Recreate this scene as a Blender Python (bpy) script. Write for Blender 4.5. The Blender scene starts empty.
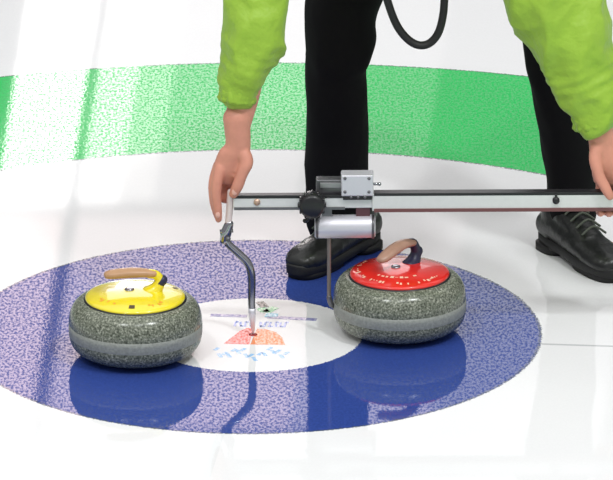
import bpy, bmesh, math, random
from mathutils import Vector, Matrix, noise
random.seed(7)
C = bpy.context.scene.collection
SC = bpy.context.scene
V = Vector

# ------------------------------------------------------------------ camera (long lens from the stands)
F_PX = 12047.2
EL, ROLL, DIST = 0.334645535, -0.00465274, 26.0569696
TX, TY = 0.1140743, 0.608985779
FW = V((0, math.cos(EL), -math.sin(EL)))
CAM = V((TX, TY, 0)) - DIST * FW
r_ = FW.cross(V((0, 0, 1))).normalized(); u_ = r_.cross(FW)
RT = r_ * math.cos(ROLL) + u_ * math.sin(ROLL)
UP = -r_ * math.sin(ROLL) + u_ * math.cos(ROLL)
cd = bpy.data.cameras.new('camera'); cam = bpy.data.objects.new('camera', cd); C.objects.link(cam)
cam.matrix_world = Matrix(((RT.x, UP.x, -FW.x, CAM.x), (RT.y, UP.y, -FW.y, CAM.y), (RT.z, UP.z, -FW.z, CAM.z), (0, 0, 0, 1)))
cd.sensor_width = 36; cd.lens = F_PX / 613 * 36; cd.clip_start = 1; cd.clip_end = 300
SC.camera = cam

def W(px, py, Y):
    """the point of the place seen at (px, py) at the depth Y"""
    d = FW * F_PX + RT * (px - 306.5) + UP * (240 - py)
    return CAM + d * ((Y - CAM.y) / d.y)
S = 463.0   # pixels per metre at the house

# ------------------------------------------------------------------ materials
def mat(name, col, rough=0.5, metal=0.0, spec=0.5, noise_amt=0.0, noise_scale=20, bump=0.0, bump_scale=60, sheen=0, coat=0):
    m = bpy.data.materials.new(name); m.use_nodes = True
    nt = m.node_tree; b = nt.nodes['Principled BSDF']
    b.inputs['Base Color'].default_value = (*col, 1); b.inputs['Roughness'].default_value = rough
    b.inputs['Metallic'].default_value = metal; b.inputs['Specular IOR Level'].default_value = spec
    b.inputs['Sheen Weight'].default_value = sheen; b.inputs['Coat Weight'].default_value = coat
    tc = nt.nodes.new('ShaderNodeTexCoord')
    if noise_amt:
        n = nt.nodes.new('ShaderNodeTexNoise'); n.inputs['Scale'].default_value = noise_scale; n.inputs['Detail'].default_value = 5
        nt.links.new(tc.outputs['Object'], n.inputs['Vector'])
        mx = nt.nodes.new('ShaderNodeMix'); mx.data_type = 'RGBA'
        mx.inputs[6].default_value = (*[c * (1 - noise_amt) for c in col], 1)
        mx.inputs[7].default_value = (*[min(1, c * (1 + noise_amt)) for c in col], 1)
        nt.links.new(n.outputs['Fac'], mx.inputs[0]); nt.links.new(mx.outputs[2], b.inputs['Base Color'])
    if bump:
        n = nt.nodes.new('ShaderNodeTexNoise'); n.inputs['Scale'].default_value = bump_scale; n.inputs['Detail'].default_value = 4
        nt.links.new(tc.outputs['Object'], n.inputs['Vector'])
        bp = nt.nodes.new('ShaderNodeBump'); bp.inputs['Distance'].default_value = bump; bp.inputs['Strength'].default_value = 1
        nt.links.new(n.outputs['Fac'], bp.inputs['Height']); nt.links.new(bp.outputs[0], b.inputs['Normal'])
    return m

def mathn(nt, op, a, b=None, c=None, clamp=False):
    n = nt.nodes.new('ShaderNodeMath'); n.operation = op; n.use_clamp = clamp
    for i, v in enumerate((a, b, c)):
        if v is None: continue
        if isinstance(v, (int, float)): n.inputs[i].default_value = v
        else: nt.links.new(v, n.inputs[i])
    return n.outputs[0]
def mixc(nt, fac, a, b):
    n = nt.nodes.new('ShaderNodeMix'); n.data_type = 'RGBA'
    if isinstance(fac, (int, float)): n.inputs[0].default_value = fac
    else: nt.links.new(fac, n.inputs[0])
    for i, v in ((6, a), (7, b)):
        if isinstance(v, tuple): n.inputs[i].default_value = (*v, 1)
        else: nt.links.new(v, n.inputs[i])
    return n.outputs[2]

def ice_surface(nt, b, co):
    """white or painted ice under a thin wet film; frosty pebble tops break the film's gloss"""
    b.inputs['Specular IOR Level'].default_value = 0.0; b.inputs['Roughness'].default_value = 0.9
    st = nt.nodes.new('ShaderNodeMapping'); st.inputs['Scale'].default_value = (1, 0.45, 1); nt.links.new(co, st.inputs['Vector'])
    n1 = nt.nodes.new('ShaderNodeTexNoise'); n1.inputs['Scale'].default_value = 190; n1.inputs['Detail'].default_value = 2
    nt.links.new(st.outputs[0], n1.inputs['Vector'])
    m = nt.nodes.new('ShaderNodeMapRange'); m.inputs[1].default_value = 0.42; m.inputs[2].default_value = 0.60
    m.inputs[3].default_value = 1.0; m.inputs[4].default_value = 0.22
    nt.links.new(n1.outputs['Fac'], m.inputs[0]); nt.links.new(m.outputs[0], b.inputs['Coat Weight'])
    bp = nt.nodes.new('ShaderNodeBump'); bp.inputs['Distance'].default_value = PEB; bp.inputs['Strength'].default_value = 1
    nt.links.new(n1.outputs['Fac'], bp.inputs['Height']); nt.links.new(bp.outputs[0], b.inputs['Coat Normal'])
    b.inputs['Coat Roughness'].default_value = 0.035; b.inputs['Coat IOR'].default_value = 1.5
    g = nt.nodes.new('ShaderNodeMapRange'); g.inputs[1].default_value = 0.42; g.inputs[2].default_value = 0.60
    nt.links.new(n1.outputs['Fac'], g.inputs[0]); return g.outputs[0]
PEB = 0.00004
SHEET = math.radians(-6.2)      # the sheet's own direction

def ice_material():
    m = bpy.data.materials.new('pebbled_ice'); m.use_nodes = True; nt = m.node_tree; b = nt.nodes['Principled BSDF']
    tc = nt.nodes.new('ShaderNodeTexCoord'); co = tc.outputs['Object']
    mp = nt.nodes.new('ShaderNodeMapping'); mp.inputs['Rotation'].default_value = (0, 0, -SHEET)
    nt.links.new(co, mp.inputs['Vector'])
    sx = nt.nodes.new('ShaderNodeSeparateXYZ'); nt.links.new(mp.outputs[0], sx.inputs[0])
    x, y = sx.outputs[0], sx.outputs[1]
    wob = nt.nodes.new('ShaderNodeTexNoise'); wob.inputs['Scale'].default_value = 220; nt.links.new(co, wob.inputs['Vector'])
    w = mathn(nt, 'MULTIPLY', mathn(nt, 'SUBTRACT', wob.outputs['Fac'], 0.5), 0.012)
    r = mathn(nt, 'ADD', mathn(nt, 'SQRT', mathn(nt, 'ADD', mathn(nt, 'MULTIPLY', x, x), mathn(nt, 'MULTIPLY', y, y))), w)
    def band(lo, hi):
        return mathn(nt, 'MULTIPLY', mathn(nt, 'GREATER_THAN', r, lo), mathn(nt, 'LESS_THAN', r, hi))
    big = nt.nodes.new('ShaderNodeTexNoise'); big.inputs['Scale'].default_value = 2.2; big.inputs['Detail'].default_value = 4
    nt.links.new(co, big.inputs['Vector'])
    white = mixc(nt, big.outputs['Fac'], (0.76, 0.76, 0.765), (0.79, 0.79, 0.79))
    fine = nt.nodes.new('ShaderNodeTexNoise'); fine.inputs['Scale'].default_value = 160; fine.inputs['Detail'].default_value = 3
    nt.links.new(co, fine.inputs['Vector'])
    blue = mixc(nt, fine.outputs['Fac'], (0.022, 0.048, 0.235), (0.042, 0.080, 0.31))
    green = mixc(nt, fine.outputs['Fac'], (0.014, 0.46, 0.09), (0.028, 0.56, 0.13))
    c = mixc(nt, band(0.2314, 0.61), white, blue)
    c = mixc(nt, band(1.22, 1.83), c, green)
    # scribed circle edges
    for R in (0.61, 1.22, 1.83):
        e = mathn(nt, 'MULTIPLY', band(R - 0.0055, R + 0.002), mathn(nt, 'GREATER_THAN', fine.outputs['Fac'], 0.46))
        c = mixc(nt, mathn(nt, 'MULTIPLY', e, 0.75), c, (0.07, 0.09, 0.10))
    out = mathn(nt, 'GREATER_THAN', r, 0.613)
    ay = mathn(nt, 'ABSOLUTE', y)
    tee = mathn(nt, 'MULTIPLY', mathn(nt, 'LESS_THAN', ay, 0.0045), mathn(nt, 'MULTIPLY', out, mathn(nt, 'LESS_THAN', r, 1.22)))
    c = mixc(nt, mathn(nt, 'MULTIPLY', tee, 0.55), c, (0.28, 0.29, 0.30))
    ax = mathn(nt, 'ABSOLUTE', x)
    cl = mathn(nt, 'MULTIPLY', mathn(nt, 'MULTIPLY', mathn(nt, 'LESS_THAN', ax, 0.009), mathn(nt, 'LESS_THAN', y, 0.0)), out)
    c = mixc(nt, mathn(nt, 'MULTIPLY', cl, 0.18), c, (0.5, 0.55, 0.56))
    grain = ice_surface(nt, b, co)
    # bare white ice is evenly glossy, the painted rings show their frosty grains
    painted = mathn(nt, 'ADD', band(0.2314, 0.61), band(1.22, 1.83))
    gloss = b.inputs['Coat Weight'].links[0].from_socket
    wgt = mathn(nt, 'ADD', mathn(nt, 'MULTIPLY', gloss, painted), mathn(nt, 'MULTIPLY', mathn(nt, 'SUBTRACT', mathn(nt, 'ADD', mathn(nt, 'MULTIPLY', gloss, 0.10), 1.34), 1.0), mathn(nt, 'SUBTRACT', 1.0, painted)))
    nt.links.new(wgt, b.inputs['Coat Weight'])
    nt.links.new(c, b.inputs['Base Color'])
    return m

def paint(name, col, mixed=0.35):
    m = bpy.data.materials.new(name); m.use_nodes = True; nt = m.node_tree; b = nt.nodes['Principled BSDF']
    tc = nt.nodes.new('ShaderNodeTexCoord'); co = tc.outputs['Object']
    n = nt.nodes.new('ShaderNodeTexNoise'); n.inputs['Scale'].default_value = 130; n.inputs['Detail'].default_value = 3
    nt.links.new(co, n.inputs['Vector'])
    mr = nt.nodes.new('ShaderNodeMapRange'); mr.inputs[1].default_value = 0.3; mr.inputs[2].default_value = 0.7
    nt.links.new(n.outputs['Fac'], mr.inputs[0])
    c = mixc(nt, mathn(nt, 'MULTIPLY', mr.outputs[0], mixed * 2), col, (0.86, 0.86, 0.86))
    nt.links.new(c, b.inputs['Base Color']); ice_surface(nt, b, co)
    return m

def granite():
    m = bpy.data.materials.new('granite'); m.use_nodes = True; nt = m.node_tree; b = nt.nodes['Principled BSDF']
    tc = nt.nodes.new('ShaderNodeTexCoord'); co = tc.outputs['Object']
    v = nt.nodes.new('ShaderNodeTexNoise'); v.inputs['Scale'].default_value = 240; v.inputs['Detail'].default_value = 3
    nt.links.new(co, v.inputs['Vector'])
    cr = nt.nodes.new('ShaderNodeValToRGB'); nt.links.new(v.outputs['Fac'], cr.inputs[0])
    e = cr.color_ramp.elements; e[0].position = 0.32; e[0].color = (0.045, 0.05, 0.035, 1)
    e[1].position = 0.70; e[1].color = (0.42, 0.43, 0.35, 1)
    k = e.new(0.46); k.color = (0.135, 0.15, 0.11, 1)
    k = e.new(0.56); k.color = (0.19, 0.205, 0.155, 1)
    nt.links.new(cr.outputs[0], b.inputs['Base Color'])
    b.inputs['Roughness'].default_value = 0.22
    return m
M = dict(
    ice=ice_material(), granite=granite(),
    band=mat('hammered_granite_band', (0.265, 0.28, 0.255), 0.5, noise_amt=0.45, noise_scale=170, bump=0.0006, bump_scale=300),
    yellow=mat('yellow_plastic', (0.88, 0.72, 0.012), 0.25, coat=1, noise_amt=0.12, noise_scale=40),
    red=mat('red_plastic', (0.80, 0.020, 0.012), 0.25, coat=.8, noise_amt=0.15, noise_scale=40),
    tan=mat('tan_grip', (0.48, 0.27, 0.14), 0.35, noise_amt=0.2, noise_scale=60),
    tan2=mat('brown_grip', (0.42, 0.24, 0.17), 0.35, noise_amt=0.2, noise_scale=60),
    steel=mat('chrome', (0.36, 0.36, 0.39), 0.16, 1.0),
    alu=mat('brushed_aluminium', (0.74, 0.74, 0.73), 0.45, 0.35, noise_amt=0.06, noise_scale=80),
    alu2=mat('satin_silver', (0.66, 0.65, 0.70), 0.42, 0.45),
    gun=mat('grey_metal', (0.16, 0.16, 0.17), 0.35, 0.7, noise_amt=0.3, noise_scale=50),
    blackp=mat('black_plastic', (0.010, 0.010, 0.012), 0.35),
    navy=mat('dark_blue_cap', (0.02, 0.02, 0.06), 0.4),
    jacket=mat('lime_green_nylon', (0.29, 0.47, 0.035), 0.55, noise_amt=0.12, noise_scale=14, bump=0.012, bump_scale=16, sheen=0.1),
    trousers=mat('black_cloth', (0.0045, 0.004, 0.005), 0.85, spec=0.15),
    skin=mat('skin', (0.66, 0.28, 0.20), 0.5, noise_amt=0.22, noise_scale=28, bump=0.0006, bump_scale=140),
    hair=mat('brown_hair', (0.05, 0.03, 0.018), 0.6, bump=0.002, bump_scale=120),
    leather=mat('black_leather', (0.012, 0.013, 0.012), 0.33, noise_amt=0.5, noise_scale=30, bump=0.0008, bump_scale=120),
    sole=mat('black_rubber', (0.008, 0.008, 0.008), 0.6),
    lace=mat('dark_grey_laces', (0.07, 0.08, 0.06), 0.7),
    rod=mat('brown_feeler_rod', (0.22, 0.19, 0.17), 0.4, 0.5),
    mark_dark=mat('dark_print', (0.08, 0.05, 0.02), 0.4), mark_white=mat('pale_print', (0.9, 0.62, 0.45), 0.4),
    mark_orange=mat('orange_print', (0.85, 0.36, 0.02), 0.4),
    eye=mat('eye_white', (0.8, 0.8, 0.78), 0.2), iris=mat('dark_iris', (0.05, 0.03, 0.02), 0.2),
    lips=mat('lips', (0.42, 0.13, 0.10), 0.45),
    wall=mat('grey_wall', (0.16, 0.16, 0.165), 0.8, noise_amt=0.1, noise_scale=3),
)
for k in ('skin',): M[k].node_tree.nodes['Principled BSDF'].inputs['Subsurface Weight'].default_value = 0.0

# ------------------------------------------------------------------ object helpers
def link(name, me, m, parent=None, smooth=True):
    o = bpy.data.objects.new(name, me); C.objects.link(o)
    if m: me.materials.append(m)
    if smooth:
        for p in me.polygons: p.use_smooth = True
    if parent:
        o.parent = parent
        bpy.context.view_layer.update()
        o.matrix_parent_inverse = parent.matrix_world.inverted()
    return o
def obj(name, bm, m, parent=None, smooth=True, bevel=0, auto=None):
    bmesh.ops.recalc_face_normals(bm, faces=bm.faces)
    me = bpy.data.meshes.new(name); bm.to_mesh(me); bm.free()
    o = link(name, me, m, parent, smooth)
    if bevel:
        md = o.modifiers.new('bevel', 'BEVEL'); md.width = bevel; md.segments = 3; md.limit_method = 'ANGLE'
        md.harden_normals = True
    return o
def thing(name, label, cat, loc, rotz=0, group=None):
    o = bpy.data.objects.new(name, None); C.objects.link(o); o.location = loc; o.rotation_euler = (0, 0, rotz)
    o.empty_display_size = 0.05
    o['label'] = label; o['category'] = cat
    if group: o['group'] = group
    bpy.context.view_layer.update()
    return o
def struct(name, bm, m, parent=None, smooth=False):
    o = obj(name, bm, m, parent, smooth); o['kind'] = 'structure'; return o

def box(bm, c, s, rot=None):
    mt = Matrix.Translation(c) @ (rot.to_4x4() if rot else Matrix()) @ Matrix.Diagonal((s[0], s[1], s[2], 1))
    return bmesh.ops.create_cube(bm, size=1, matrix=mt)['verts']
def ring_loft(bm, rings, closed_ends=True):
    """rings: lists of points, all the same count"""
    vs = [[bm.verts.new(p) for p in r] for r in rings]
    n = len(vs[0])
    for a, b in zip(vs, vs[1:]):
        for i in range(n): bm.faces.new((a[i], a[(i + 1) % n], b[(i + 1) % n], b[i]))
    if closed_ends:
        bm.faces.new(vs[0]); bm.faces.new(list(reversed(vs[-1])))
def catmull(pts, k=6):
    """pts: tuples (Vector, r1, r2...) -> smoothed list"""
    P = [list(p[0]) + list(p[1:]) for p in pts]; out = []
    for i in range(len(P) - 1):
        p0 = P[max(i - 1, 0)]; p1 = P[i]; p2 = P[i + 1]; p3 = P[min(i + 2, len(P) - 1)]
        for j in range(k):
            t = j / k
            out.append([0.5 * (2 * b + (c - a) * t + (2 * a - 5 * b + 4 * c - d) * t * t + (-a + 3 * b - 3 * c + d) * t ** 3) for a, b, c, d in zip(p0, p1, p2, p3)])
    out.append(P[-1]); return out
def tube(bm, pts, n=16, k=6, side=None, round_ends=True):
    """smooth tapering tube; pts = (Vector, ra[, rb]); side = direction of the ra axis"""
    pts = [p if len(p) > 2 else (p[0], p[1], p[1]) for p in pts]
    Q = catmull(pts, k) if k > 1 else [list(p[0]) + list(p[1:]) for p in pts]
    cs = [V(q[:3]) for q in Q]; rings = []
    pu = side or V((0.3, 1, 0.2))
    N = len(Q)
    def frame(i):
        t = (cs[min(i + 1, N - 1)] - cs[max(i - 1, 0)]).normalized(); return t
    for i in range(N):
        t = frame(i); u = (pu - t * pu.dot(t))
        u = u.normalized() if u.length > 1e-6 else t.orthogonal().normalized()
        if side is None: pu = u
        v = t.cross(u); ra, rb = Q[i][3], Q[i][4]
        def mk(off, s): return [cs[i] + t * off + (u * math.cos(a) * ra + v * math.sin(a) * rb) * s for a in [2 * math.pi * q / n for q in range(n)]]
        if round_ends and i == 0:
            for ph in (80, 60, 40, 20): rings.append(mk(-math.sin(math.radians(ph)) * min(ra, rb), math.cos(math.radians(ph))))
        rings.append(mk(0, 1))
        if round_ends and i == N - 1:
            for ph in (20, 40, 60, 80): rings.append(mk(math.sin(math.radians(ph)) * min(ra, rb), math.cos(math.radians(ph))))
    ring_loft(bm, rings)
def ball(bm, c, r, sub=3):
    if isinstance(r, (int, float)): r = (r, r, r)
    bmesh.ops.create_icosphere(bm, subdivisions=sub, radius=1, matrix=Matrix.Translation(c) @ Matrix.Diagonal((*r, 1)))
def cyl(bm, a, b, r, n=24, r2=None):
    tube(bm, [(V(a), r), (V(b), r2 or r)], n=n, k=1, round_ends=False)
def lathe(bm, prof, n=96, c=V((0, 0, 0))):
    rings = [[c + V((r * math.cos(a), r * math.sin(a), z)) for a in [2 * math.pi * q / n for q in range(n)]] for r, z in prof]
    ring_loft(bm, rings)
def fuse(name, bm, m, parent, voxel, smooth_it=4, disp=None):
    """weld overlapping pieces into one continuous surface"""
    bmesh.ops.recalc_face_normals(bm, faces=bm.faces)
    me = bpy.data.meshes.new('tmp'); bm.to_mesh(me); bm.free()
    o = bpy.data.objects.new('tmp', me); C.objects.link(o)
    rm = o.modifiers.new('r', 'REMESH'); rm.mode = 'VOXEL'; rm.voxel_size = voxel; rm.use_smooth_shade = True
    sm = o.modifiers.new('s', 'SMOOTH'); sm.iterations = smooth_it; sm.factor = 0.5
    dg = bpy.context.evaluated_depsgraph_get()
    nm = bpy.data.meshes.new_from_object(o.evaluated_get(dg)); nm.name = name
    bpy.data.objects.remove(o)
    if disp:
        nrm = [v.normal.copy() for v in nm.vertices]
        for v, q in zip(nm.vertices, nrm): v.co += q * disp(v.co)
    nm.materials.clear()
    return link(name, nm, m, parent)

# ------------------------------------------------------------------ the setting
bm = bmesh.new()
bmesh.ops.create_grid(bm, x_segments=2, y_segments=2, size=25)
ice = struct('floor', bm, M['ice']); ice['label'] = 'white curling ice with blue and green house rings painted on it'

# unseen wall behind the sheet; glowing panels added on it for the ice to mirror
WY = 5.0
def glow(name, col, s):
    m = bpy.data.materials.new(name); m.use_nodes = True; b = m.node_tree.nodes['Principled BSDF']
    b.inputs['Base Color'].default_value = (0.1, 0.1, 0.1, 1)
    b.inputs['Emission Color'].default_value = (*col, 1); b.inputs['Emission Strength'].default_value = s
    b.inputs['Roughness'].default_value = 0.3
    return m
def wx(px): return (px - 253) / S * 1.2
bm = bmesh.new(); box(bm, (0, WY + 0.12, 2.5), (24, 0.2, 5)); struct('wall_back', bm, M['wall'])
LEAN = -62.0
# (px at height 1.2 m: left, right), bottom, top, strength, colour
added_panels = [
    ('bright lower added glow panel', 6, 75, 0.30, 1.42, 9.0, (1.0, 0.95, 0.93)),
    ('bright lower added glow panel', 86, 125, 0.30, 1.42, 5.4, (1.0, 0.95, 0.93)),
    ('softer lower added glow panel', 125, 160, 0.30, 1.42, 3.2, (1.0, 0.95, 0.93)),
    ('soft lower added glow panel', 160, 300, 0.30, 1.42, 2.1, (1.0, 0.94, 0.94)),
    ('soft lower added glow panel', 300, 420, 0.30, 1.42, 0.9, (1.0, 0.96, 0.96)),
    ('dim lower added glow panel', 420, 640, 0.30, 1.42, 0.4, (1.0, 0.98, 0.98)),
    ('upper added glow panel', -60, 74, 1.46, 2.04, 3.5, (1.0, 0.76, 0.74)),
    ('upper added glow panel', 88, 330, 1.46, 2.04, 2.9, (1.0, 0.80, 0.80)),
    ('dim upper added glow panel', 330, 470, 1.46, 2.04, 1.9, (1.0, 0.88, 0.92)),
    ('dim upper added glow panel', 470, 640, 1.46, 2.04, 1.2, (0.95, 0.92, 0.95)),
    ('top added glow panel', -60, 640, 2.07, 3.4, 1.5, (0.90, 0.97, 1.0)),
]
for i, (lab, a, b_, z0, z1, st, col) in enumerate(added_panels):
    nm = 'added_panel_%d' % (i + 1)
    bm = bmesh.new()
    y0, y1 = WY - 0.02, WY + 0.01
    def ex(p, z): return wx(p + LEAN * (z - 1.2))
    lo = [V((ex(a, z0), y0, z0)), V((ex(b_, z0), y0, z0)), V((ex(b_, z1), y0, z1)), V((ex(a, z1), y0, z1))]
    ring_loft(bm, [lo, [p + V((0, y1 - y0, 0)) for p in lo]])
    o = struct(nm, bm, glow(nm + '_emission', col, st)); o['label'] = lab

# painted emblem in the button, part of the ice
def flat(name, polys, m, z=0.0004):
    bm = bmesh.new()
    cs, sn = math.cos(SHEET * 0.5), math.sin(SHEET * 0.5)
    for p in polys:
        top = [V((x * cs - y * sn, x * sn + y * cs, z)) for x, y in p]
        bot = [V((q.x, q.y, -0.0005)) for q in top]
        ring_loft(bm, [bot, top])
    return obj(name, bm, m, ice, smooth=False)
def gp(px, py):      # a pixel on the ice, as metres from the button's centre
    return ((px - 253.0) / S, (334.8 - py) / 152.0)
def strip(pts, w):
    P = [V((*gp(*p), 0)) for p in pts]; out = []
    for a, b in zip(P, P[1:]):
        d = (b - a).normalized(); n = V((-d.y, d.x, 0)) * w / 2
        out.append([tuple((a - n)[:2]), tuple((b - n)[:2]), tuple((b + n)[:2]), tuple((a + n)[:2])])
    return out
# row of small blue letters over a rule
random.seed(3)
pl = strip([(208, 316.5), (244, 317)], 0.016) + strip([(264, 317.5), (313, 319.5)], 0.016)
flat('emblem_text', pl, paint('violet_blue_paint', (0.12, 0.12, 0.36), 0.25))
pl = []
for i in range(11):
    x = 234 + i * 4.9
    if i == 4: continue
    pl += strip([(x, 322.5), (x + random.uniform(-1, 1.6), 327)], 0.005) + strip([(x, 322.5 + 4 * (i % 2)), (x + 3.2, 322.5 + 4 * (i % 2))], 0.008)
flat('emblem_text', pl, paint('pale_blue_letters', (0.20, 0.30, 0.70), 0.2))
flat('emblem_peak', [[gp(226, 343.5), gp(251, 344), gp(252, 329), gp(246, 328.5), gp(240, 331)]], paint('coral_red_paint', (0.78, 0.08, 0.05), 0.12))
flat('emblem_peak', [[gp(252, 344), gp(286, 344), gp(282, 337), gp(275, 332), gp(265, 329.5), gp(256, 329)]], paint('orange_paint', (0.86, 0.22, 0.04), 0.12))
pl = []
for i in range(17):
    x = 218 + i * 4.3; y0 = 350 + 3.2 * math.sin(i * 0.9) + 3 * math.sin(i / 16 * 3.14)
    pl += strip([(x, y0), (x + 3.6, y0 + (3.5 if i % 2 else -2.5))], 0.008)
flat('emblem_script', pl, paint('light_cyan_paint', (0.15, 0.45, 0.80), 0.2))
flat('emblem_leaf', strip([(256, 309), (262, 313), (270, 308)], 0.02), paint('leaf_green_paint', (0.12, 0.60, 0.22), 0.3), 0.0006)
flat('emblem_leaf', strip([(254, 303), (260, 308)], 0.018), paint('dark_leaf_paint', (0.03, 0.06, 0.03), 0.1), 0.0007)
flat('emblem_leaf', strip([(262, 315.5), (274, 316)], 0.022), paint('cyan_leaf_paint', (0.20, 0.65, 0.85), 0.3), 0.0008)
bm = bmesh.new(); lathe(bm, [(0.009, -0.001), (0.009, 0.001)], 20); obj('centre_pin_hole', bm, mat('dark_red', (0.35, 0.03, 0.03), 0.5), ice)

# ------------------------------------------------------------------ curling stones
def stone(label, loc, cover, grip_m, hrot, marks, mark_mats, bent):
    t = thing('curling_stone', label, 'curling stone', loc, 0, 'curling stones in the house')
    L = V(loc)
    R, H = 0.1400, 0.130
    prof = [(0.060, 0.000), (0.067, 0.000), (0.070, 0.004)]
    zc = 0.063
    for i in range(13):       # lower shoulder, superellipse
        a = math.radians(-90 + 7.2 * i); s = math.sin(a); c = math.cos(a)
        prof.append((0.070 + (R - 0.070) * abs(c) ** 0.72, zc - 0.012 - (zc - 0.016) * abs(s) ** 0.9))
    prof = prof[:3] + [p for p in prof[3:] if p[0] > 0.0705]
    low = prof + [(R, zc - 0.012)]
    up = [(R, zc + 0.014)]
    for i in range(1, 14):
        a = math.radians(90 * i / 14); s = math.sin(a); c = math.cos(a)
        up.append((0.098 + (R - 0.098) * c ** 0.80, zc + 0.014 + (H - 0.004 - zc - 0.014) * s ** 0.95))
    up += [(0.104, H - 0.003), (0.060, H - 0.002)]
    bm = bmesh.new(); lathe(bm, low + up, c=L); body = obj('granite_body', bm, M['granite'], t)
    # pale striking band, lies a hair proud of the body
    bm = bmesh.new()
    bp = [(R - 0.003, zc + 0.012), (R + 0.0006, zc + 0.010), (R + 0.0010, zc), (R + 0.0006, zc - 0.012), (R - 0.0020, zc - 0.022), (R - 0.0085, zc - 0.0315), (R - 0.012, zc - 0.031)]
    lathe(bm, [(p[0], p[1]) for p in bp], c=L); obj('striking_band', bm, M['band'], body)
    # coloured cover
    bm = bmesh.new()
    lathe(bm, [(0.096, H - 0.008), (0.1045, H - 0.004), (0.1055, H - 0.001), (0.104, H + 0.002), (0.098, H + 0.0045), (0.075, H + 0.010), (0.045, H + 0.014), (0.02, H + 0.016), (0.002, H + 0.0165)], c=L)
    cv = obj('handle_cover', bm, cover, t)
    bm = bmesh.new(); lathe(bm, [(0.100, H - 0.009), (0.108, H - 0.008), (0.1085, H - 0.0045), (0.104, H - 0.002), (0.100, H - 0.003)], c=L)
    obj('rim_seal', bm, M['blackp'], cv)
    Rz = Matrix.Rotation(hrot, 3, 'Z')
    def P(x, y, z): return L + Rz @ V((x, y, z))
    # gooseneck handle: neck at +x, grip towards -x
    bm = bmesh.new()
    tube(bm, [(P(0.034, 0, H + 0.004), 0.020, 0.022), (P(0.046, 0, H + 0.018), 0.015, 0.014), (P(0.052, 0, H + 0.034), 0.011, 0.011), (P(0.044, 0, H + 0.046 + bent), 0.010, 0.010), (P(0.030, 0, H + 0.050 + bent), 0.010, 0.010)], side=Rz @ V((0, 1, 0)))
    h = obj('handle_neck', bm, M['navy'] if bent else cover, t)
    bm = bmesh.new()
    tube(bm, [(P(0.040, 0, H + 0.0495 + bent), 0.0115, 0.008), (P(0.01, 0, H + 0.053 + bent), 0.0150, 0.0100), (P(-0.02, 0, H + 0.0535 + bent * .3), 0.0160, 0.0105), (P(-0.048, 0, H + 0.052 - bent * .6), 0.015, 0.0095), (P(-0.058, 0, H + 0.051 - bent * .8), 0.012, 0.008)], side=Rz @ V((0, 1, 0)), n=20)
    obj('grip', bm, grip_m, t)
    bm = bmesh.new()
    tube(bm, [(P(0.050, 0, H + 0.026), 0.0125, 0.0115), (P(0.057, 0, H + 0.034), 0.0120, 0.0115)], side=Rz @ V((0, 1, 0)), k=2)
    obj('neck_collar', bm, M['navy'], h)
    bm = bmesh.new(); lathe(bm, [(0.010, H + 0.012), (0.010, H + 0.018), (0.007, H + 0.0195), (0.002, H + 0.0195)], 24, c=L + Rz @ V((-0.012, 0, 0)))
    obj('centre_bolt', bm, M['steel'], cv)
    # small printed marks on the cover, slightly raised arcs following its surface
    def zr(r):
        pr = [(0.002, H + .0165), (0.02, H + .016), (0.045, H + .014), (0.075, H + .010), (0.098, H + .0045), (0.104, H + .002)]
        for (a, za), (b, zb) in zip(pr, pr[1:]):
            if a <= r <= b: return za + (zb - za) * (r - a) / (b - a)
        return H
    for key, items in marks.items():
        for r0, r1, a0, a1 in items:
            bm = bmesh.new(); q = 4
            g = [[L + V((r * math.cos(math.radians(a0 + (a1 - a0) * i / q)), r * math.sin(math.radians(a0 + (a1 - a0) * i / q)), zr(r) + 0.0006)) for i in range(q + 1)] for r in (r0, r1)]
            vs = [[bm.verts.new(p) for p in row] for row in g]
            for i in range(q): bm.faces.new((vs[0][i], vs[0][i + 1], vs[1][i + 1], vs[1][i]))
            obj('printed_mark', bm, M[key], cv)
    return t
def letters(a0, a1, r0, r1, step, dens=0.75):
    out = []; a = a0
    while a < a1:
        if random.random() < dens:
            w = random.uniform(0.35, 0.8) * step; k = random.choice((0, 0.4, 0.6))
            out.append((r0 + (r1 - r0) * k * 0.6, r1 - (r1 - r0) * random.choice((0, .4)), a, a + w))
        a += step
    return out
Yb = (-0.2465, -0.122, 0); Rb = (0.3105, 0.022, 0)
stone('curling stone with a yellow top and tan handle, at left of the blue ring', Yb, M['yellow'], M['tan'], math.radians(7),
      {'mark_dark': [(0.080, 0.093, 262, 270), (0.086, 0.096, 18, 26)], 'mark_orange': letters(285, 318, 0.078, 0.090, 5) + letters(200, 240, 0.075, 0.088, 6)}, None, 0.0)
stone('curling stone with a red top and brown handle, touching the feeler rod at right', Rb, M['red'], M['tan2'], math.radians(48),
      {'mark_white': letters(205, 250, 0.082, 0.092, 5) + letters(265, 335, 0.084, 0.094, 5) + letters(140, 190, 0.084, 0.094, 7) + letters(225, 300, 0.060, 0.068, 9, 0.5)}, None, 0.008)

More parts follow.
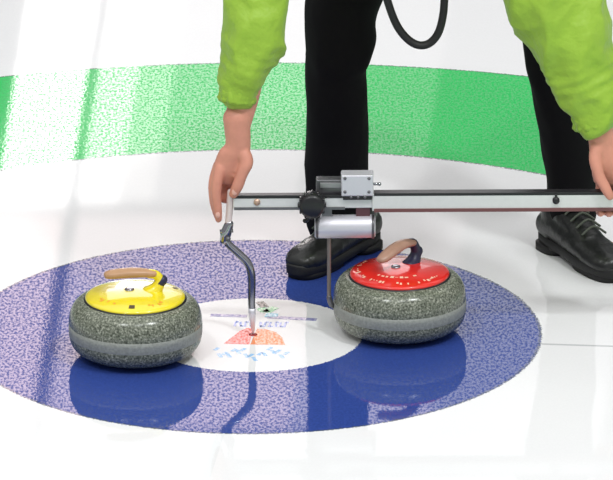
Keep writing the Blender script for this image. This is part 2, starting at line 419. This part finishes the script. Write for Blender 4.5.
# ------------------------------------------------------------------ measuring device
D = thing('measuring_device', 'long silver measuring bar on a bent rod standing at the centre of the house', 'measuring device', (0, 0, 0))
def bar(name, x0, x1, ytop, ybot, yfront, yback, m, bevel=0.002, parent=None):
    a = W(x0, ytop, yfront); b = W(x1, ybot, yfront)
    bm = bmesh.new(); box(bm, ((a.x + b.x) / 2, (yfront + yback) / 2, (a.z + b.z) / 2), (b.x - a.x, yback - yfront, a.z - b.z))
    return obj(name, bm, m, parent or D, smooth=False, bevel=bevel)
rail = bar('rail', 372, 760, 194.2, 209.5, -0.013, 0.013, M['alu'])
bar('top_strip', 374, 760, 193.4, 194.4, -0.0135, 0.0100, M['blackp'], 0.0007, rail)
bar('lower_lip', 374, 760, 209.0, 210.6, -0.015, 0.013, mat('dark_red_strip', (0.16, 0.06, 0.06), 0.4), 0.0004, rail)
inner = bar('inner_rail', 233, 380, 198.0, 208.0, -0.009, 0.009, M['alu'])
bar('top_strip', 234, 345, 195.6, 198.2, -0.0100, 0.0080, M['blackp'], 0.0007, inner)
bar('lower_lip', 234, 345, 207.6, 209.8, -0.011, 0.010, M['gun'], 0.0005, inner)
bm = bmesh.new(); p = W(556, 200, -0.013); cyl(bm, p + V((0, 0.004, 0)), p - V((0, 0.006, 0)), 0.0075, 20); ball(bm, p - V((0, .006, 0)), (0.0065, .003, .0065)); cyl(bm, p + V((0, -.001, 0.004)), p + V((0, -.001, 0.014)), 0.0025, 10)
obj('rail_screw', bm, M['blackp'], rail)
bm = bmesh.new(); p = W(257, 202, -0.009); cyl(bm, p + V((0, .003, 0)), p - V((0, .003, 0)), 0.007, 16)
obj('rail_screw', bm, mat('brass', (0.6, 0.42, 0.32), 0.35, 0.6), inner)
# round clamp knob
p = W(312, 202, -0.012); bm = bmesh.new()
tube(bm, [(p + V((0, .016, 0)), 0.020), (p + V((0, .0, 0)), 0.026), (p + V((0, -0.014, 0)), 0.0285), (p + V((0, -.03, 0)), 0.0265), (p + V((0, -.036, 0)), 0.020)], n=28, k=2, round_ends=False)
kn = obj('clamp_knob', bm, M['blackp'], D)
bm = bmesh.new()
for i in range(12):
    a = i * math.pi / 6; cyl(bm, p + V((0.0275 * math.cos(a), -0.008, 0.0275 * math.sin(a))), p + V((0.0275 * math.cos(a), -0.029, 0.0275 * math.sin(a))), 0.0028, 8)
obj('knob_grip', bm, M['blackp'], kn)
bm = bmesh.new(); q = W(308, 219, -0.012); tube(bm, [(p + V((0.002, -.005, -0.02)), 0.004), (q, 0.0042), (q + V((-0.006, 0, -0.004)), 0.0052)], n=10, k=2); obj('locking_pin', bm, M['blackp'], kn)
# housing behind and silver block
bar('rear_housing', 316, 344, 180, 197, 0.006, 0.034, M['gun'], 0.003)
bar('housing_plate', 320, 344, 183, 188, 0.002, 0.008, mat('mid_grey', (0.3, 0.3, 0.31), 0.3, 0.6), 0.001)
blk = bar('clamp_block', 341, 373.5, 175.5, 196.5, -0.020, 0.018, M['alu2'], 0.0035)
bar('block_base', 343, 372, 195, 200, -0.017, 0.018, M['blackp'], 0.001, blk)
for x, y in ((345, 178.5), (369, 178.5), (345, 192), (369, 192), (351, 197), (358, 197), (365, 197)):
    bm = bmesh.new(); p = W(x, y, -0.020); ball(bm, p, (0.0036, 0.003, 0.0036), 2); obj('block_screw', bm, M['gun'], blk)
bm = bmesh.new(); cyl(bm, W(372, 184, 0), W(379.5, 184, 0), 0.003, 12); ball(bm, W(379.5, 184, 0), 0.004, 2); obj('set_pin', bm, M['steel'], blk)
# brackets and gauge barrel under the rail
bar('barrel_bracket', 322, 332, 207, 219, -0.006, 0.006, M['gun'], 0.001)
bar('barrel_bracket', 356, 370, 207, 219, -0.006, 0.006, mat('dark_red_bracket', (0.12, 0.05, 0.06), 0.4, 0.4), 0.001)
bm = bmesh.new(); a = W(314.5, 226.5, 0); b = W(375.5, 226, 0)
tube(bm, [(a, .021), (a + V((.003, 0, 0)), .0245), (a + V((.012, 0, 0)), .025), (b - V((.012, 0, 0)), .025), (b - V((.003, 0, 0)), .0245), (b, .021)], n=36, k=1, round_ends=False)
brl = obj('gauge_barrel', bm, M['alu2'], D)
for x in (317, 373):
    bm = bmesh.new(); a = W(x - 1.3, 226.3, 0); b = W(x + 1.3, 226.3, 0); cyl(bm, a, b, .0258, 36); obj('barrel_ring', bm, M['gun'], brl)
# feeler rod down to the red stone
bm = bmesh.new(); tube(bm, [(W(329, 232, -0.004), .0042), (W(329, 262, -0.004), .0042), (W(329, 297, -0.002), .0042)], n=14, k=2); fr = obj('feeler_rod', bm, M['rod'], D)
bm = bmesh.new(); tube(bm, [(W(329, 297, -.002), .0055), (W(331, 304, 0.0), .006), (W(333.6, 306, 0.004), .005)], n=14, k=3); obj('feeler_tip', bm, M['gun'], fr)
# end post, clamp and bent rod standing at the centre
bm = bmesh.new(); tube(bm, [(W(230.5, 192, 0), .0072), (W(229.5, 210, 0), .0072), (W(227.5, 230, 0), .0072)], n=18, k=3); obj('end_post', bm, mat('white_post', (0.72, 0.62, 0.60), 0.3), D)
bm = bmesh.new(); tube(bm, [(W(229, 224, 0), .0095), (W(226, 233, 0), .0115), (W(224.5, 240, 0), .010)], n=18, k=4); cyl(bm, W(220, 232, -.002), W(233, 230, -.002), .0052, 14); cp = obj('rod_clamp', bm, M['steel'], D)
bm = bmesh.new(); cyl(bm, W(228, 239, .004), W(228, 239, -.018), .0058, 14); obj('clamp_screw', bm, M['gun'], cp)
bm = bmesh.new(); tube(bm, [(W(224, 232, 0), .0075), (W(227.5, 243, 0), .0080), (W(238, 253, 0), .0085), (W(247.5, 263, 0), .0088), (W(251.5, 276, 0), .0085), (W(251.5, 300, 0), .0078), (W(252, 310, 0), .0075)], n=18, k=7); obj('bent_rod', bm, M['steel'], D)
bm = bmesh.new(); tube(bm, [(W(252, 308, 0), .0080), (W(252.4, 320, 0), .0066), (W(253, 330, 0), .0035), (V((0, 0, 0.001)), .0014)], n=18, k=2, round_ends=False); obj('centre_pin', bm, mat('frosted_pin', (0.70, 0.70, 0.76), 0.25, 0.4), D)

# ------------------------------------------------------------------ person bending over the bar
P0 = thing('person', 'person in lime green jacket and black trousers, bending down with both hands on the bar', 'person', (0.44, 0.5, 0))
def wrinkle(amp, sc, amp2=0, sc2=1, stretch=(1, 1, 1)):
    def f(co):
        q = V((co.x * stretch[0], co.y * stretch[1], co.z * stretch[2]))
        n = noise.noise(q * sc); n2 = noise.noise(q * sc2 + V((7, 3, 1))) if amp2 else 0
        return amp * (1 - 2 * abs(n)) * 1.0 - amp * 0.5 + amp2 * n2
    return f
# joints
hipL, hipR = V((0.33, 0.66, 0.86)), V((0.53, 0.66, 0.86))
kneeL, kneeR = V((0.195, 0.50, 0.49)), V((0.655, 0.50, 0.49))
ankL, ankR = V((0.205, 0.550, 0.10)), V((0.685, 0.545, 0.10))
shL, shR = V((0.10, 0.13, 0.985)), V((0.615, 0.13, 0.985))
elL, elR = W(257, 8, 0.06), W(573, 25, 0.06)
wrL, wrR = W(238, 143, 0.008), W(601, 134, 0.01)
bm = bmesh.new()
# trunk, neck and head (skin under the clothes)
tube(bm, [(V((.43, .68, .84)), .15, .11), (V((.42, .60, .93)), .14, .10), (V((.39, .42, 1.02)), .15, .105), (V((.37, .27, 1.06)), .17, .11), (V((.36, .17, 1.06)), .15, .09)], side=V((1, 0, 0)), n=24)
tube(bm, [(V((.36, .20, 1.07)), .065), (V((.355, .10, 1.10)), .056), (V((.35, .05, 1.12)), .06)], n=18)
HC = V((.345, -0.03, 1.115))                      # head, looking down to the centre
hd = Matrix.Rotation(math.radians(40), 3, 'X')    # face tipped forward and down
def HP(x, y, z): return HC + hd @ V((x, y, z))
tube(bm, [(HP(0, .01, .085), .055, .07), (HP(0, .008, .045), .072, .092), (HP(0, .0, 0), .073, .094), (HP(0, -.015, -.05), .060, .075), (HP(0, -.03, -.095), .040, .048)], side=hd @ V((1, 0, 0)), n=24)
tube(bm, [(HP(0, -.088, .015), .010, .008), (HP(0, -.104, -.012), .012, .011), (HP(0, -.112, -.028), .016, .012)], n=12, side=hd @ V((1, 0, 0)))
for s in (-1, 1):
    tube(bm, [(HP(.070 * s, .012, .02), .010, .016), (HP(.078 * s, .016, .0), .008, .020), (HP(.070 * s, .008, -.03), .007, .010)], n=12, side=V((1, 0, 0)))
    tube(bm, [(HP(.012 * s, -.088, .032), .006), (HP(.032 * s, -.090, .036), .007), (HP(.052 * s, -.078, .030), .006)], n=10)
# legs
for h, k, a in ((hipL, kneeL, ankL), (hipR, kneeR, ankR)):
    tube(bm, [(h, .070), (h * .5 + V((k.x, .53, .66)) * .5 , .050), (V((k.x * .9 + h.x * .1, .53, .62)), .046), (k, .042), ((k * .6 + a * .4) + V((0, .0, 0)), .040), (a, .029), (a - V((0, 0, .05)), .030)], n=18)
    f = V((-0.10 if a is ankL else 0.10, -0.13, -0.035))
    tube(bm, [(a + V((0, 0, -.055)), .024, .022), (a + V((0,0,-.045)) + f * .5, .022, .014), (a + V((0,0,-.035)) + f * .8, .018, .012)], n=14)
# arms
for s, e, w in ((shL, elL, wrL), (shR, elR, wrR)):
    tube(bm, [(V((.36, .17, 1.03)), .06), (s, .050), ((s + e) / 2, .038), (e, .036), (e * .45 + w * .55, .034), (w * .88 + e * .12 + (V((-.006,0,0)) if w is wrL else V()), .0275, .0275), (w, .026, .023)], n=20, side=None)
# hand at left, fingers round the end post
tube(bm, [(W(236.5, 118, .006), .029, .026), (W(238, 145, .006), .027, .022), (W(233, 158, .010), .034, .021), (W(230, 170, .014), .036, .020), (W(228, 178, .018), .030, .015)], side=V((1, 0, 0)), n=20)
tube(bm, [(W(243, 152, -.002), .015), (W(246.5, 162, -.010), .0150), (W(242, 174, -.015), .0125), (W(237.5, 186, -.014), .0125), (W(233.5, 194, -.010), .0098)], n=16)          # thumb
tube(bm, [(W(221, 168, .004), .0135), (W(217.5, 180, -.002), .0120), (W(216, 194, -.004), .0115), (W(217.5, 208, -.004), .0098), (W(218.5, 219, -.002), .0080)], n=14)            # forefinger
tube(bm, [(W(219, 166, .022), .0135), (W(213.8, 182, .018), .0115), (W(214, 198, .014), .0110), (W(216, 210, .010), .0094), (W(218, 217, .010), .0078)], n=14)                 # middle finger
tube(bm, [(W(225, 170, .034), .013), (W(221, 186, .040), .0110), (W(222, 197, .034), .0100), (W(227, 200, .024), .0085)], n=14)
tube(bm, [(W(232, 170, .036), .012), (W(231, 183, .042), .0098), (W(231, 192, .036), .0088), (W(232, 196, .027), .0075)], n=14)
# hand at right, closed over the rail
tube(bm, [(W(598, 118, .012), .031, .027), (W(601, 136, .012), .028, .023), (W(606, 152, .012), .036, .024), (W(611, 168, .014), .042, .023), (W(613, 178, .018), .042, .017)], side=V((1, 0, 0)), n=20)
tube(bm, [(W(597, 146, .0), .015), (W(595.5, 160, -.012), .0140), (W(599, 175, -.022), .0120), (W(605, 187, -.026), .0115), (W(610, 196, -.027), .0095)], n=16)
for i, (x, L_) in enumerate(((600.5, 0), (609, 1), (617.5, .5), (625.5, -1))):
    tube(bm, [(W(x + 1, 170, .020), .0110), (W(x, 180, .030), .0100), (W(x - 1, 196, .030 + .001 * L_), .0094), (W(x - 1, 210, .024), .0088), (W(x, 213.0 + L_ * .5, .008), .0082), (W(x, 212.6 + L_ * .5, -.003), .0068)], n=14)
body = fuse('body', bm, M['skin'], P0, 0.0032, 3)
# nails
for (c, r) in ((W(234.5, 192, -.0215), (.0058, .0022, .0075)), (W(217.8, 215, -.0120), (.0050, .0020, .0070))):
    bm = bmesh.new(); ball(bm, c, r, 3); obj('fingernail', bm, mat('nail', (0.75, 0.42, 0.34), 0.3), body)
for s in (-1, 1):
    bm = bmesh.new(); ball(bm, HP(.031 * s, -.0775, .012), .0125); e = obj('eye', bm, M['eye'], body)
    bm = bmesh.new(); ball(bm, HP(.031 * s, -.0875, .010), (.0055, .0035, .0055)); obj('iris', bm, M['iris'], e)
bm = bmesh.new(); tube(bm, [(HP(-.024, -.088, -.058), .003), (HP(0, -.099, -.056), .0065), (HP(.024, -.088, -.058), .003)], n=12); obj('mouth', bm, M['lips'], body)
bm = bmesh.new()
tube(bm, [(HP(0, .012, .098), .056, .07), (HP(0, .022, .06), .079, .096), (HP(0, .032, .015), .080, .088), (HP(0, .045, -.03), .068, .060)], side=hd @ V((1, 0, 0)), n=24)
fuse('hair', bm, M['hair'], P0, .005, 2, wrinkle(.004, 30))

# trousers
bm = bmesh.new()
tube(bm, [(W(339, 228, .53), .062, .065), (W(336, 205, .53), .066, .072), (W(337, 150, .525), .068, .076), (W(336.5, 70, .50), .068, .076), (W(339.5, 45, .49), .076, .084), (W(343, 0, .52), .079, .088), (hipL + V((-.05, -.02, -.09)), .100, .110), (hipL + V((.02, 0, .02)), .115, .12)], side=V((1, 0, 0)), n=28)
tube(bm, [(W(572, 210, .53), .054, .060), (W(571, 195, .53), .056, .066), (W(569, 150, .525), .062, .076), (W(564, 100, .50), .067, .075), (W(560, 55, .49), .074, .082), (W(552, 10, .52), .079, .088), (hipR + V((.05, -.02, -.09)), .100, .110), (hipR + V((-.02, 0, .02)), .115, .12)], side=V((1, 0, 0)), n=28)
tube(bm, [(V((.30, .67, .86)), .11, .12), (V((.43, .68, .87)), .12, .13), (V((.56, .67, .86)), .11, .12)], n=28)
tube(bm, [(V((.43, .67, .88)), .17, .13), (V((.42, .60, .96)), .165, .125)], side=V((1, 0, 0)), n=28)
fuse('trousers', bm, M['trousers'], P0, .007, 4, wrinkle(.005, 9, .004, 22, (1, 1, .6)))
# jacket
bm = bmesh.new()
tube(bm, [(V((.425, .62, .94)), .18, .14), (V((.41, .52, .99)), .185, .145), (V((.385, .38, 1.045)), .195, .145), (V((.365, .24, 1.075)), .20, .14), (V((.36, .15, 1.08)), .15, .10)], side=V((1, 0, 0)), n=32)
tube(bm, [(V((.36, .17, 1.09)), .10), (V((.357, .11, 1.105)), .085)], n=24)
tube(bm, [(V((.28, .18, 1.05)), .10), (shL, .092, .092), (W(270, -60, .11), .080), (W(261, -8, .07), .067), (W(255.5, 20, .05), .069), (W(250.5, 46, .035), .066), (W(244.5, 70, .02), .054), (W(239, 86, .012), .042), (W(237, 93, .008), .036)], n=28)
tube(bm, [(V((.44, .18, 1.05)), .10), (shR, .092, .092), (W(532, -60, .11), .095), (W(552, -8, .07), .104), (W(567, 30, .05), .090), (W(581, 70, .035), .072), (W(590, 98, .02), .060), (W(594, 114, .012), .048)], n=28)
def sleeve_disp(co):
    a = wrinkle(.016, 9, .005, 5, (1.2, 1, .9))(co) + wrinkle(.004, 20)(co)
    fold = 0
    if co.z < .66 and co.x < .2: fold = .0014 * math.sin(co.z * 260 + co.x * 90) * max(0, 1 - abs(co.z - .60) / .07)
    if co.z < .66 and co.x > .6: fold = .0014 * math.sin(co.z * 240 - co.x * 90) * max(0, 1 - abs(co.z - .56) / .07)
    return a + fold
jk = fuse('jacket', bm, M['jacket'], P0, .0055, 3, sleeve_disp)
# gathered elastic cuffs
for (c1, c2, c3, r) in ((W(238.5, 87, .012), W(237.3, 96, .008), W(236.8, 102, .008), .0385), (W(592, 110, .014), W(594, 119, .010), W(596, 126, .010), .045)):
    bm = bmesh.new(); rings = []
    ax = (c3 - c1).normalized(); u = ax.orthogonal().normalized(); v = ax.cross(u)
    for t_, rr in ((0, r * .98), (.25, r * 1.06), (.5, r * 1.0), (.75, r * 1.07), (1, r * .97), (.98, r * .86), (.5, r * .85), (0, r * .85)):
        c = c1.lerp(c3, t_)
        rings.append([c + (u * math.cos(a) + v * math.sin(a)) * (rr + .0016 * math.sin(a * 13) + .0012 * math.sin(a * 5 + t_ * 6)) for a in [2 * math.pi * q / 72 for q in range(72)]])
    ring_loft(bm, rings, True); obj('cuff', bm, M['jacket'], jk)
# shoes
def shoe(heel, toe, ank_off):
    L = (toe - heel).length; t = (toe - heel).normalized(); n = V((-t.y, t.x, 0)); z = V((0, 0, 1))
    def Q(a, b, c): return heel + t * (a * L) + n * b + z * c
    bm = bmesh.new()
    tube(bm, [(Q(.10, 0, .055), .036, .034), (Q(.28, 0, .060), .040, .040), (Q(.50, 0, .050), .042, .034), (Q(.70, 0, .042), .047, .028), (Q(.86, 0, .038), .044, .025), (Q(.92, 0, .036), .036, .021)], side=n, n=24)
    tube(bm, [(Q(.17, 0, .045), .034, .040), (Q(.19, 0, .065), .035, .044), (Q(.20, 0, .085), .036, .046)], side=n, n=24)
    tube(bm, [(Q(.22, 0, .092), .032, .030), (Q(.40, 0, .082), .034, .030), (Q(.60, 0, .060), .034, .024)], side=n, n=20)
    up = fuse('shoe', bm, M['leather'], P0, .0035, 3, wrinkle(.0012, 30))
    # sole with raised heel
    def outline(zz, grow=0):
        o = []
        for i in range(40):
            a = 2 * math.pi * i / 40; c, s = math.cos(a), math.sin(a)
            x = .5 + .5 * c; w = .047 - .010 * math.exp(-((x - .42) / .16) ** 2) - .006 * (x < .4)
            o.append(Q(x + 0.0, math.copysign(abs(s) ** .62, s) * (w + grow), zz))
        return o
    bm = bmesh.new(); ring_loft(bm, [outline(.012, -.001), outline(.014, .001), outline(.030, .002), outline(.034, -.004)])
    so = obj('sole', bm, M['sole'], up)
    bm = bmesh.new()
    for x0, x1 in ((.02, .30), (.48, .97)):
        lo, hi = [], []
        for i in range(28):
            a = 2 * math.pi * i / 28; c, s = math.cos(a), math.sin(a)
            p = ((x0 + x1) / 2 + (x1 - x0) / 2 * math.copysign(abs(c) ** .7, c), math.copysign(abs(s) ** .7, s) * .040)
            lo.append(Q(p[0], p[1], .0)); hi.append(Q(p[0], p[1], .016))
        ring_loft(bm, [lo, hi])
    obj('tread', bm, M['sole'], so)
    # laces crossing the tongue
    for k in range(5):
        a = .34 + k * .075; zz = .1285 - k * .0085
        bm = bmesh.new(); tube(bm, [(Q(a, -.026, zz - .012), .0026), (Q(a + .01, 0, zz + .003), .0028), (Q(a + .03, .026, zz - .014), .0026)], n=8, k=4); obj('lace', bm, M['lace'], up)
    bm = bmesh.new()
    for s in (-1, 1): tube(bm, [(Q(.33, 0, .128), .0026), (Q(.34, .022 * s, .136), .0026), (Q(.40, .036 * s, .122), .0026), (Q(.36, .012 * s, .122), .0026)], n=8, k=4)
    obj('lace_bow', bm, M['lace'], up)
shoe(V((0.262, 0.590, 0)), V((0.085, 0.345, 0)), None)
shoe(V((0.628, 0.585, 0)), V((0.785, 0.315, 0)), None)

# ------------------------------------------------------------------ strap hanging from the neck
bm = bmesh.new()
pts = [(386, -176), (378, -130), (377, -60), (383, -20), (389, 4), (397, 24), (407, 37), (418, 43.5), (429, 42), (438, 32), (443, 14), (445, -10), (449, -60), (448, -130), (440, -178)]
Q = [(W(x, y+1.5, .06 if y > -170 else .17), .0105, .0085) for x, y in pts]
tube(bm, Q, n=14, k=6, side=V((0, 1, 0)))
st = obj('hanging_strap', bm, mat('black_strap', (0.006, 0.005, 0.006), .6), None)
st['label'] = 'black looped strap hanging down between the green sleeves in front of the chest'; st['category'] = 'strap'

# ------------------------------------------------------------------ light
w = bpy.data.worlds.new('world'); SC.world = w; w.use_nodes = True; nt = w.node_tree
bg = nt.nodes['Background']
tc = nt.nodes.new('ShaderNodeTexCoord'); sp = nt.nodes.new('ShaderNodeSeparateXYZ'); nt.links.new(tc.outputs['Generated'], sp.inputs[0])
cr = nt.nodes.new('ShaderNodeValToRGB'); nt.links.new(sp.outputs[2], cr.inputs[0])
e = cr.color_ramp.elements; e[0].position = 0.0; e[0].color = (.30, .30, .31, 1); e[1].position = 0.9; e[1].color = (1, 1, 1, 1)
k = e.new(.35); k.color = (.5, .5, .51, 1)
nt.links.new(cr.outputs[0], bg.inputs[0]); bg.inputs[1].default_value = 1.02
def lamp(loc, size, power, col=(1, 1, 1), target=V((0.1, .2, 0)), sy=None):
    l = bpy.data.lights.new('arena_lamp', 'AREA'); l.shape = 'RECTANGLE'; l.size = size; l.size_y = sy or size; l.energy = power; l.color = col
    o = bpy.data.objects.new('arena_lamp', l); C.objects.link(o); o.location = loc
    o.rotation_euler = (target - V(loc)).to_track_quat('-Z', 'Y').to_euler()
    return o
lamp((-2.5, -4.5, 7), 0.7, 110, (.97, 1, 1)); lamp((2.8, -3.5, 7), 0.7, 175, (.97, 1, 1))
lamp((0.6, -5.5, 7.5), 0.8, 60, (.97, 1, 1))

vs = SC.view_settings; vs.view_transform = 'Standard'; vs.look = 'None'; vs.exposure = 0.15; vs.gamma = 1; vs.use_curve_mapping = False
